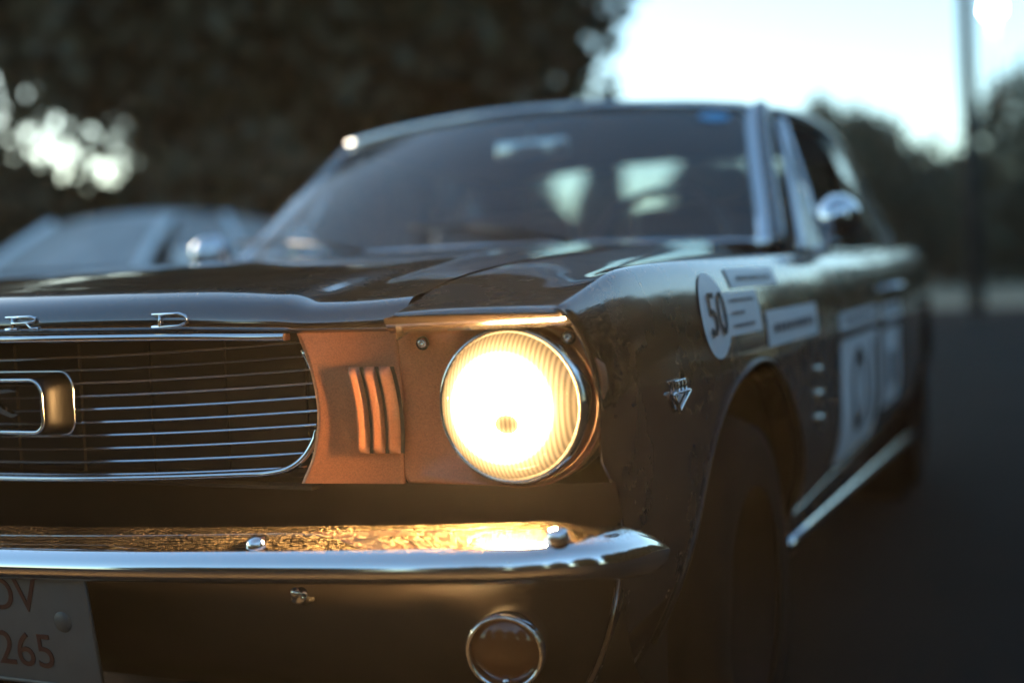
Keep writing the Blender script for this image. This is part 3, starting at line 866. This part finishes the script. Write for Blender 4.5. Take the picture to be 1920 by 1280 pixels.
for s in (1, -1):
    out = rrect(.577, .815, .5635, .737, (.006, .085, .062, .004))
    P = []
    qs = np.linspace(0, 2 * math.pi, 97)
    ro = [ray_poly((HLX, HLZ), q, out) for q in qs]
    RI = .0885
    rows = []
    for f, dyy in ((-.02, .035), (0, .016), (.04, .0135), (.12, .0125), (.25, .010), (.45, .006), (.7, .001), (.93, -.0035), (1.0, -.002), (1.0, .015)):
        row = []
        for q, r in zip(qs, ro):
            r = max(r, RI + .001)
            rr = RI + (r - RI) * f
            x, z = HLX + rr * math.cos(q), HLZ + rr * math.sin(q)
            y = .028 + .012 * max(0, (x - .76) / .055) ** 2 + dyy
            row.append((s * x, y, z))
        rows.append(row)
    dr = MB().grid(rows, flip=(s < 0)).build('headlight_door', MAT['fascia'], car)
    # fixing screws
    for (sx_, sz_) in ((.609, .7205), (.783, .7235)):
        so = MB().lathe([(0, .0025), (.003, .0035), (.0045, .003), (.0055, 0)], (s * sx_, .0255, sz_), (0, -1, 0), 16).build('screw', MAT['chrome'], dr)
        MB().lathe([(.0056, -.001), (.0078, .0005), (.008, -.002)], (s * sx_, .0252, sz_), (0, -1, 0), 16).build('washer', MAT['matt'], so)
    # headlamp
    hl = MB().lathe([(HLR, -.012), (HLR, .004), (HLR + .0025, .008), (HLR + .006, .006), (HLR + .0085, -.004), (HLR + .0085, -.03)], (s * HLX, .022, HLZ), (0, -1, 0), 64).build('headlight', MAT['chrome'], car)
    le = MB().lathe([(HLR * math.sin(q), .006 + .034 * (math.cos(q) - 0)) for q in np.linspace(math.pi / 2, .0001, 24)], (0, 0, 0), (0, -1, 0), 64).build('lens', MAT['lens'], hl)
    le.location = (s * HLX, .022, HLZ)
    MB().lathe([(0, .03), (.09, .03), (.095, .0)], (s * HLX, .10, HLZ), (0, -1, 0), 32).build('bucket', MAT['matt'], hl)
    # panel beside the grille with three upright gills
    def vp(u, v):
        z = .7355 - v * (.7355 - .5625)
        xl = pch(z, [.56, .60, .645, .69, .74], [.4525, .4725, .4800, .4740, .4560])
        xr = .578 + .004 * math.exp(-((z - .65) / .05) ** 2)
        x = xl + (xr - xl) * u
        y = .006 + .017 * u - .004 * math.exp(-((z - .65) / .05) ** 2) * u
        return x, y, z
    P = [[(s * a, b, c) for a, b, c in [vp(u, v) for u in np.linspace(0, 1, 24)]] for v in np.linspace(0, 1, 24)]
    for r in P:
        r.insert(0, (r[0][0], r[0][1] + .05, r[0][2])); r.append((r[-1][0], r[-1][1] + .006, r[-1][2]))
    gp = MB().grid(P, flip=(s > 0)).build('gill_panel', MAT['fascia'], car)
    for k in range(3):
        xk = .527 + .0185 * k
        mb = MB(); rows = []; sl = MB(); srow = []
        for t in np.linspace(-1, 1, 20):
            zz = .647 + t * .049
            env = min(1, (1 - abs(t)) * 7) ** .5
            xb = xk + .0085 * (1 - t * t) * .55 - .004 * t
            y0 = vp((xb - .478) / .10, .5)[1]
            rows.append([(s * (xb + a), y0 - .0015 - b * env, zz) for a, b in ((-.0025, -.002), (-.001, .0055), (.0005, .008), (.003, .0078), (.007, .0052), (.0115, .0008), (.0122, -.002))])
            srow.append([(s * (xb + a), y0 - .0012, zz) for a in (.0115, .0170)])
        mb.grid(rows, flip=(s > 0)).build('gill', MAT['fascia'], gp)
        sl.grid(srow, flip=(s > 0)).build('gill_slot', MAT['matt'], gp)
    # undercut stone shield behind the bumper
    MB().grid([[(s * x, .03 + .055 * t + .02 * max(0, (x - .7) / .1) ** 2, .565 - .11 * t) for x in np.linspace(0, .818, 20)] for t in np.linspace(0, 1, 8)], flip=(s > 0)).build('stone_shield', MAT['valance'], car)
    # valance
    P = []
    for (yy, zz) in cat([(.03, .475), (-.012, .455), (-.022, .42), (-.012, .372), (.02, .325), (.08, .285)], 4):
        P.append([(s * x, yy + .11 * max(0, (x - .60) / .2) ** 2.2, zz) for x in np.linspace(0, .81, 28)])
    va = MB().grid(P, flip=(s > 0)).build('valance', MAT['valance'], car)
    # parking lamp in the valance
    n_ = Vector((s * .22, -1, -.12)).normalized()
    c_ = Vector((s * .708, -.002, .392))
    tl = MB().lathe([(.037, -.02), (.037, .010), (.0395, .014), (.0425, .012), (.044, .0), (.044, -.02)], c_, n_, 40).build('turn_signal', MAT['chrome'], car)
    MB().lathe([(.037, .004), (.030, .010), (.018, .014), (.008, .0155), (0, .016)], c_, n_, 32).build('amber_lens', MAT['amber'], tl)
    MB().lathe([(0, .004), (.003, .003), (.0035, 0)], c_ + n_ * .008 + Vector((0, 0, -.031)), n_, 12).build('lens_screw', MAT['chrome'], tl)
    # small bracket bolt under the bumper
    bo = MB().lathe([(0, .012), (.004, .011), (.0065, .007), (.007, 0), (.010, -.001), (.010, -.004)], (s * .476, -.045, .447), (0, -.8, .6), 16).build('bracket_bolt', MAT['chrome'], car)
    MB().box((s * .476, -.015, .436), (.010, .05, .005)).build('bracket', MAT['matt'], bo)

# ---------------------------------------------------------------- grille
MB().box((0, .105, .65), (.98, .01, .21)).build('grille_backing', MAT['matt'], car, False)
for sgn, zz in ((1, .742), (-1, .556)):
    MB().box((0, .06, zz), (.93, .10, .004)).build('grille_shelf', MAT['matt'], car, False)
def yb(x): return -.022 + .046 * (abs(x) / .47) ** 1.8
def xend(z): return pch(z, [.56, .58, .61, .645, .68, .71, .735], [.415, .448, .468, .4745, .470, .458, .444])
for k in range(10):
    zr = .7245 - .0162 * k
    xe = xend(zr)
    pth = [(x, yb(x) + .004, zr - .012 + bow(abs(x)), 0, -1) for x in np.linspace(-xe, xe, 33)]
    strip_sweep(pth, [(-.006, -.0010), (.0012, -.0013), (.0022, -.0002), (.0012, .0013), (-.006, .0010)], 'grille_bar', MAT['bar'], car)
for k in range(-4, 5):
    x = k * .106
    MB().box((x, .055 + yb(x), .645), (.0012, .004, .165)).build('grille_rib', MAT['matt'], car, False)
# bright moulding round the grille mouth
tp = [(x, yb(x) - .001, .5625 + bow(abs(x)) * .95) for x in np.linspace(0, .40, 18)]
tp += [(.428, yb(.428), .5765), (.447, yb(.447), .588), (.461, yb(.461), .606), (.4705, yb(.47), .628), (.474, yb(.474), .652), (.471, yb(.471), .676), (.464, yb(.464), .699), (.455, yb(.455), .7165)]
tp = [(-a, b, c) for a, b, c in tp[::-1]] + tp[1:]
MB().tube(cat(tp, 3), .0042, 10).build('grille_moulding', MAT['chrome'], car)

# emblem: framed corral with a running horse
zE = .656
inner = rrect(-.131, .131, zE - .030, zE + .034, (.014, .014, .018, .018), 6)
cE = (0, zE)
mb = MB(); P = []
for (o, yy) in ((-.002, -.030), (0, -.056), (.003, -.059), (.006, -.056), (.009, -.046), (.012, -.034), (.0125, -.018)):
    row = []
    for (x, z) in inner:
        dx = math.copysign(1, x) * (1 if abs(x) > .108 else abs(x) / .108); dz = (z - zE) / .033
        row.append((x + o * dx, yy + .022 * (abs(x) / .47) ** 2, z + o * .55 * max(-1, min(1, dz))))
    P.append(row)
em = mb.grid(P, closed_u=True).build('grille_emblem', MAT['dull'], car, True, 40)
MB().tube([(x, -.0585 + .022 * (abs(x) / .47) ** 2, z) for x, z in inner], .0024, 8, closed=True, upref=(0, 1, 0)).build('emblem_rim', MAT['bar'], em)
MB().tube([(x + math.copysign(.0125, x) * (1 if abs(x) > .108 else abs(x) / .108), -.020 + .022 * (abs(x) / .47) ** 2, z + .007 * max(-1, min(1, (z - zE) / .033))) for x, z in inner], .0018, 8, closed=True, upref=(0, 1, 0)).build('emblem_rim', MAT['bar'], em)
horse = [(-.078, .016), (-.070, .022), (-.060, .021), (-.050, .014), (-.038, .011), (-.015, .011), (.010, .012), (.030, .012), (.044, .014), (.058, .0175), (.072, .0185), (.088, .0155),
         (.074, .0145), (.060, .013), (.050, .009), (.052, .001), (.062, -.006), (.076, -.012), (.088, -.013), (.075, -.017), (.058, -.012), (.042, -.004), (.030, -.001), (.020, -.008), (.006, -.014), (-.008, -.016), (.002, -.010), (.008, -.002),
         (-.010, -.001), (-.030, -.003), (-.046, -.010), (-.062, -.012), (-.074, -.010), (-.060, -.008), (-.050, -.002), (-.056, -.001), (-.070, -.004), (-.082, -.003), (-.066, .001), (-.054, .004), (-.060, .010), (-.070, .012)]
MB().prism([(a, zE + .004 + b) for a, b in horse], -.052, -.044).build('running_horse', MAT['chrome'], em, True, 35)

# ---------------------------------------------------------------- bumper
BP = cat([(0, -.125), (.2, -.123), (.38, -.115), (.54, -.102), (.70, -.088), (.775, -.074), (.822, -.045), (.846, .0), (.855, .06), (.858, .12)], 8)
BP = [(-x, y) for x, y in BP[::-1]] + [(x, y) for x, y in BP[1:]]
BP = np.array(BP, float)
for _ in range(60): BP[1:-1] = BP[1:-1] * .5 + (BP[:-2] + BP[2:]) * .25
BP = [tuple(p) for p in BP]
PROF = [(-.075, .500), (-.070, .5075), (-.060, .5085), (-.035, .5025), (-.015, .4955), (-.006, .4915), (.000, .486), (.0045, .479), (.0055, .4715), (.0035, .4645), (-.003, .459), (-.014, .456), (-.035, .455)]
rows = []
for k, (x, y) in enumerate(BP):
    a = BP[max(0, k - 1)]; b = BP[min(len(BP) - 1, k + 1)]
    t = Vector((b[0] - a[0], b[1] - a[1])).normalized()
    n = Vector((t.y, -t.x))
    ax = abs(x)
    dz = .034 * ax ** 1.15 - .030 * max(0, (y + .06) / .18)
    tip = max(0, (k - (len(BP) - 11)) / 10, (10 - k) / 10)
    sc = math.sqrt(max(0, 1 - tip * tip)) if tip > 0 else 1
    wid = (1 - .55 * max(0, min(1, (y + .08) / .14))) * max(sc, .05)
    rows.append([(x + n.x * o * wid, y + n.y * o * wid, .482 + (z - .482) * max(sc, .05) + dz) for o, z in PROF])
bum = MB().grid(rows, flip=True).build('front_bumper', MAT['bumper'], car)
for s in (1, -1):
    for (bx, by, bz) in ((.453, -.0855, .5125), (.789, -.0455, .5285)):
        MB().lathe([(0, .0085), (.006, .0078), (.0105, .0045), (.012, 0), (.0125, -.006)], (s * bx, by, bz), (0, -.30, 1), 24).build('bumper_bolt', MAT['chrome'], bum)

# ---------------------------------------------------------------- licence plate
pl = MB().box((0, 0, 0), (.460, .003, .140), bev=.001).build('licence_plate', MAT['plate'], car, True, 40)
pl.location = (.0, -.098, .3985); pl.rotation_euler = (math.radians(9), 0, 0)
MB().tube([(-.23, -.001, -.07), (.23, -.001, -.07), (.23, -.001, .07), (-.23, -.001, .07)], .0028, 8, closed=True, upref=(0, 1, 0)).build('plate_rim', MAT['plate'], pl)
RX = (math.pi / 2, 0, 0)
text_obj('O·DV', .060, (.155, -.0022, .040), RX, 'red', pl, 1.0, 'plate_lettering', 'RIGHT')
text_obj('265', .062, (.166, -.0022, -.030), RX, 'red', pl, 1.0, 'plate_lettering', 'RIGHT')
MB().lathe([(0, .0008), (.0125, .0008), (.013, 0)], (.186, -.0017, .012), (0, -1, 0), 24).build('plate_seal', MAT['seal'], pl)

# ---------------------------------------------------------------- cabin
def wbase(x): f = (x / .685) ** 2; return (x, 1.345 + .135 * f, .858 - .014 * f)
def wtop(x): f = (x / .566) ** 2; return (x, 1.80 + .085 * f, 1.222 - .034 * f)
P = []
for v in np.linspace(0, 1, 18):
    row = []
    for u in np.linspace(-1, 1, 41):
        a = np.array(wbase(.685 * u)); b = np.array(wtop(.566 * u))
        p = a + (b - a) * v
        bul = .022 * 4 * v * (1 - v)
        row.append(tuple(p + np.array([0, -.6, .8]) * bul))
    P.append(row)
MB().grid(P).build('windshield', MAT['windshield'], car)
MB().tube([wbase(x) for x in np.linspace(-.69, .69, 30)], .010, 8).build('windshield_trim', MAT['chrome'], car)
MB().tube([(a, b - .004, c + .004) for a, b, c in [wtop(x) for x in np.linspace(-.57, .57, 30)]], .011, 8).build('windshield_trim', MAT['chrome'], car)
# cowl
P = []
for v in np.linspace(0, 1, 6):
    P.append([(x, 1.338 + v * (wbase(x * .685 / .69)[1] + .02 - 1.338), (.855 - .0065 * (x / .6) ** 2) * (1 - v) + v * (wbase(min(abs(x), .685))[2] - .012)) for x in np.linspace(-.69, .69, 31)])
MB().grid(P).build('cowl', MAT['paint'], car)
for s in (1, -1):
    # corner of the cowl between fender and pillar
    MB().grid([[(s * x, yy, (zc_(yy) + .012) * (1 - f) + f * .846) for x, f in zip(np.linspace(.80, .66, 6), np.linspace(0, 1, 6))] for yy in np.linspace(1.325, 1.56, 8)], flip=(s < 0)).build('cowl_corner', MAT['paint'], car)
    # A pillar: bright moulding over a painted post
    pa = cat([(s * .692, 1.465, .838), (s * .655, 1.60, .945), (s * .612, 1.75, 1.065), (s * .578, 1.885, 1.172), (s * .572, 1.93, 1.195)], 5)
    MB().tube(pa, .016, 10, squash=(1, .7)).build('pillar_trim', MAT['chrome'], car)
    MB().tube([(a + s * .018, b + .035, c) for a, b, c in pa], .024, 10).build('pillar', MAT['paint'], car)
    # vent window and door glass frame
    MB().tube(cat([(s * .755, 1.555, .825), (s * .715, 1.70, .93), (s * .665, 1.87, 1.06), (s * .620, 2.03, 1.172)], 5), .011, 8).build('vent_frame', MAT['chrome'], car)
    MB().tube([(s * .770, 1.80, .825), (s * .640, 1.99, 1.165)], .007, 8).build('vent_post', MAT['chrome'], car)
    def wpane(a, b, c, d, name):
        Q = [[tuple((1 - j) * ((1 - i) * np.array(a) + i * np.array(b)) + j * ((1 - i) * np.array(d) + i * np.array(c))) for i in np.linspace(0, 1, 5)] for j in np.linspace(0, 1, 5)]
        MB().grid(Q, flip=(s < 0)).build(name, MAT['glass'], car)
    wpane((s * .762, 1.57, .82), (s * .772, 1.79, .82), (s * .642, 1.98, 1.163), (s * .626, 2.02, 1.165), 'vent_window')
    wpane((s * .778, 2.62, .82), (s * .765, 2.93, .83), (s * .650, 2.80, 1.165), (s * .642, 2.64, 1.185), 'quarter_window')
    # drip rail
    MB().tube(cat([(s * .580, 1.90, 1.186), (s * .612, 2.1, 1.205), (s * .640, 2.4, 1.207), (s * .652, 2.65, 1.193), (s * .662, 2.88, 1.150), (s * .690, 3.05, 1.05), (s * .735, 3.18, .93), (s * .765, 3.24, .85)], 5), .008, 8).build('drip_rail', MAT['chrome'], car)
    # C pillar
    A = cat([(.650, 2.72, 1.185), (.665, 2.82, 1.10), (.715, 2.92, .97), (.770, 3.0, .82)], 5)
    Bq = cat([(.646, 2.86, 1.165), (.672, 3.02, 1.06), (.715, 3.16, .93), (.755, 3.28, .83)], 5)
    Cq = cat([(.545, 3.00, 1.195), (.575, 3.16, 1.08), (.61, 3.32, .95), (.655, 3.46, .845)], 5)
    MB().grid([[tuple(np.array(p) * [s, 1, 1]) for p in cat([a, b, c], 5)] for a, b, c in zip(A, Bq, Cq)], flip=(s > 0)).build('rear_pillar', MAT['paint'], car)
# roof
RY = [1.80, 1.9, 2.1, 2.4, 2.7, 2.95, 3.05]
P = []
for yy in np.linspace(1.80, 3.05, 26):
    row = []
    for f in np.linspace(-1, 1, 33):
        wd = pch(yy, RY, [.566, .588, .618, .642, .648, .625, .60]); zcn = pch(yy, RY, [1.233, 1.2465, 1.264, 1.270, 1.259, 1.232, 1.214]); ze = pch(yy, RY, [1.205, 1.196, 1.206, 1.206, 1.190, 1.175, 1.165])
        y2 = yy + .085 * f * f * max(0, (2.1 - yy) / .3)
        row.append((wd * f, y2, zcn + (ze - zcn) * abs(f) ** 2.6))
    P.append(row)
P.insert(0, [(a, b + .02, c - .022) for a, b, c in P[0]])
MB().grid(P).build('roof', MAT['paint'], car)
P = [[(a * .97, b, c - .035) for a, b, c in r] for r in P[1:]]
MB().grid(P, flip=True).build('headliner', MAT['interior'], car)
# rear window, deck, tail
def qp(a, b, c, d, n=8): return [[tuple((1 - j) * ((1 - i) * np.array(a) + i * np.array(b)) + j * ((1 - i) * np.array(d) + i * np.array(c)) + np.array([0, .05, .02]) * 4 * i * (1 - i)) for i in np.linspace(0, 1, n)] for j in np.linspace(0, 1, n)]
MB().grid(qp((.64, 3.44, .85), (-.64, 3.44, .85), (-.545, 3.03, 1.19), (.545, 3.03, 1.19))).build('rear_window', MAT['rear_glass'], car)
MB().grid([[(xc_(yy) * .83 * f, yy, zc_(yy) + .03 * (1 - (.82 * f) ** 2) + .002) for f in np.linspace(-1, 1, 15)] for yy in np.linspace(3.42, 4.35, 14)]).build('trunk_lid', MAT['paint'], car)
MB().grid([[(xm_(4.35) * f, 4.35 - .02 * abs(math.sin(3 * t)) + .03 * t, .82 - .55 * t) for f in np.linspace(-1, 1, 11)] for t in np.linspace(0, 1, 9)]).build('tail_panel', MAT['paint'], car)
MB().box((0, 3.25, .80), (1.30, .42, .04), bev=.01).build('parcel_shelf', MAT['interior'], car)
# interior
ub = MB(); ub.box((0, 2.25, .26), (1.40, 3.9, .06)); ub.box((0, 1.45, .55), (1.30, .04, .56)); ub.box((0, .12, .5), (.5, .03, .4)); ub.box((0, 3.5, .55), (1.3, .05, .5))
ub.build('underbody', MAT['matt'], car, False)
db = MB(); db.grid([[(x, yy, zz) for x in np.linspace(-.68, .68, 15)] for yy, zz in ((1.40, .825), (1.50, .838), (1.62, .842), (1.70, .832), (1.725, .80), (1.70, .66))])
db.build('dashboard', MAT['interior'], car)
MB().box((.34, 1.665, .850), (.30, .12, .045), bev=.02).build('instrument_hood', MAT['interior'], car)
swc = Vector((.34, 1.86, .835)); ax = Vector((0, -.90, .42)).normalized()
e1 = Vector((1, 0, 0)); e2 = ax.cross(e1)
sw = MB().tube([tuple(swc + (e1 * math.cos(q) + e2 * math.sin(q)) * .185) for q in np.linspace(0, 2 * math.pi, 49)[:-1]], .012, 8, closed=True).build('steering_wheel', MAT['interior'], car)
sp_ = MB()
for q in (0.1, math.pi - .1, 1.5 * math.pi): sp_.tube([tuple(swc + ax * -.02), tuple(swc + (e1 * math.cos(q) + e2 * math.sin(q)) * .185)], .008, 6)
sp_.tube([tuple(swc), tuple(swc + Vector((0, -.25, -.11)))], .02, 8).build('spokes', MAT['chrome'], sw)
for s in (-1, 1):
    se = MB(); se.box((s * .34, 2.10, .52), (.50, .50, .14), bev=.05); se.box((s * .34, 2.38, .74), (.48, .12, .50), Matrix.Rotation(-.22, 3, 'X'), bev=.05)
    se.build('front_seat', MAT['interior'], car)
se = MB(); se.box((0, 2.82, .50), (1.2, .45, .13), bev=.05); se.box((0, 3.10, .70), (1.2, .12, .40), Matrix.Rotation(-.3, 3, 'X'), bev=.05)
se.build('rear_seat', MAT['interior'], car)
rm = MB(); rm.box((0, 1.86, 1.135), (.21, .018, .052), bev=.008); rm.tube([(0, 1.86, 1.15), (0, 1.85, 1.20)], .006, 6)
rm.build('rear_view_mirror', MAT['chrome'], car)
# wipers
for (x0, x1, z1) in ((.30, .02, .0), (-.22, -.52, .0)):
    wb = MB()
    a = np.array(wbase(x0)) + [0, -.035, .006]; b = np.array(wbase(x1)) + [0, .035, .055]
    wb.tube([tuple(a), tuple(a * .6 + b * .4 + np.array([0, -.006, .008])), tuple(b)], [.008, .006, .004], 6)
    c0 = b + [.17, -.012, -.018]; c1 = b + [-.15, .0, .006]
    wb.tube([tuple(c0), tuple(b), tuple(c1)], .0055, 6)
    wb.build('wiper', MAT['black'], car)
# sticker on the glass
P = []
for j in range(7):
    row = []
    for i in range(25):
        q = 2 * math.pi * i / 24; r = j / 6
        x = .495 + .036 * r * math.cos(q); v = .885 + .045 * r * math.sin(q)
        a = np.array(wbase(x * .685 / .566)); b = np.array(wtop(x)); p_ = a + (b - a) * v
        row.append(tuple(p_ + np.array([0, -.6, .8]) * (.022 * 4 * v * (1 - v) + .004)))
    P.append(row)
MB().grid(P).build('glass_sticker', MAT['blue_sticker'], car)
# door mirrors
for s in (1, -1):
    mm = MB(); c = Vector((s * .832, 1.56, .893))
    mm.lathe([(0, .062), (.022, .056), (.040, .036), (.049, .008), (.051, -.012), (.047, -.014), (.044, -.008), (0, -.006)], c, (0, -1, 0), 28)
    mm.tube(cat([(s * .795, 1.60, .815), (s * .805, 1.585, .84), tuple(c + Vector((-s * .012, .004, -.035)))], 5), [.013] * 4 + [.009] * 7, 10)
    mm.box((s * .79, 1.60, .825), (.035, .075, .012), bev=.004)
    mm.build('door_mirror', MAT['chrome'], car, True, 50)


# ---------------------------------------------------------------- thin haze volume added for the warm glow round the headlights
m = D.materials.new('glow_haze'); m.use_nodes = True
nt = m.node_tree
nt.nodes.remove(nt.nodes['Principled BSDF'])
pv = nt.nodes.new('ShaderNodeVolumePrincipled')
pv.inputs['Color'].default_value = (.95, .93, .90, 1)
pv.inputs['Density'].default_value = HAZE
pv.inputs['Anisotropy'].default_value = .6
nt.links.new(pv.outputs[0], nt.nodes['Material Output'].inputs['Volume'])
hz = MB().box((0, 100, 5.2), (1500, 1700, 13.0)).build('haze', m, None, False)
hz['kind'] = 'stuff'
hz['label'] = 'thin haze added for the headlight glow'
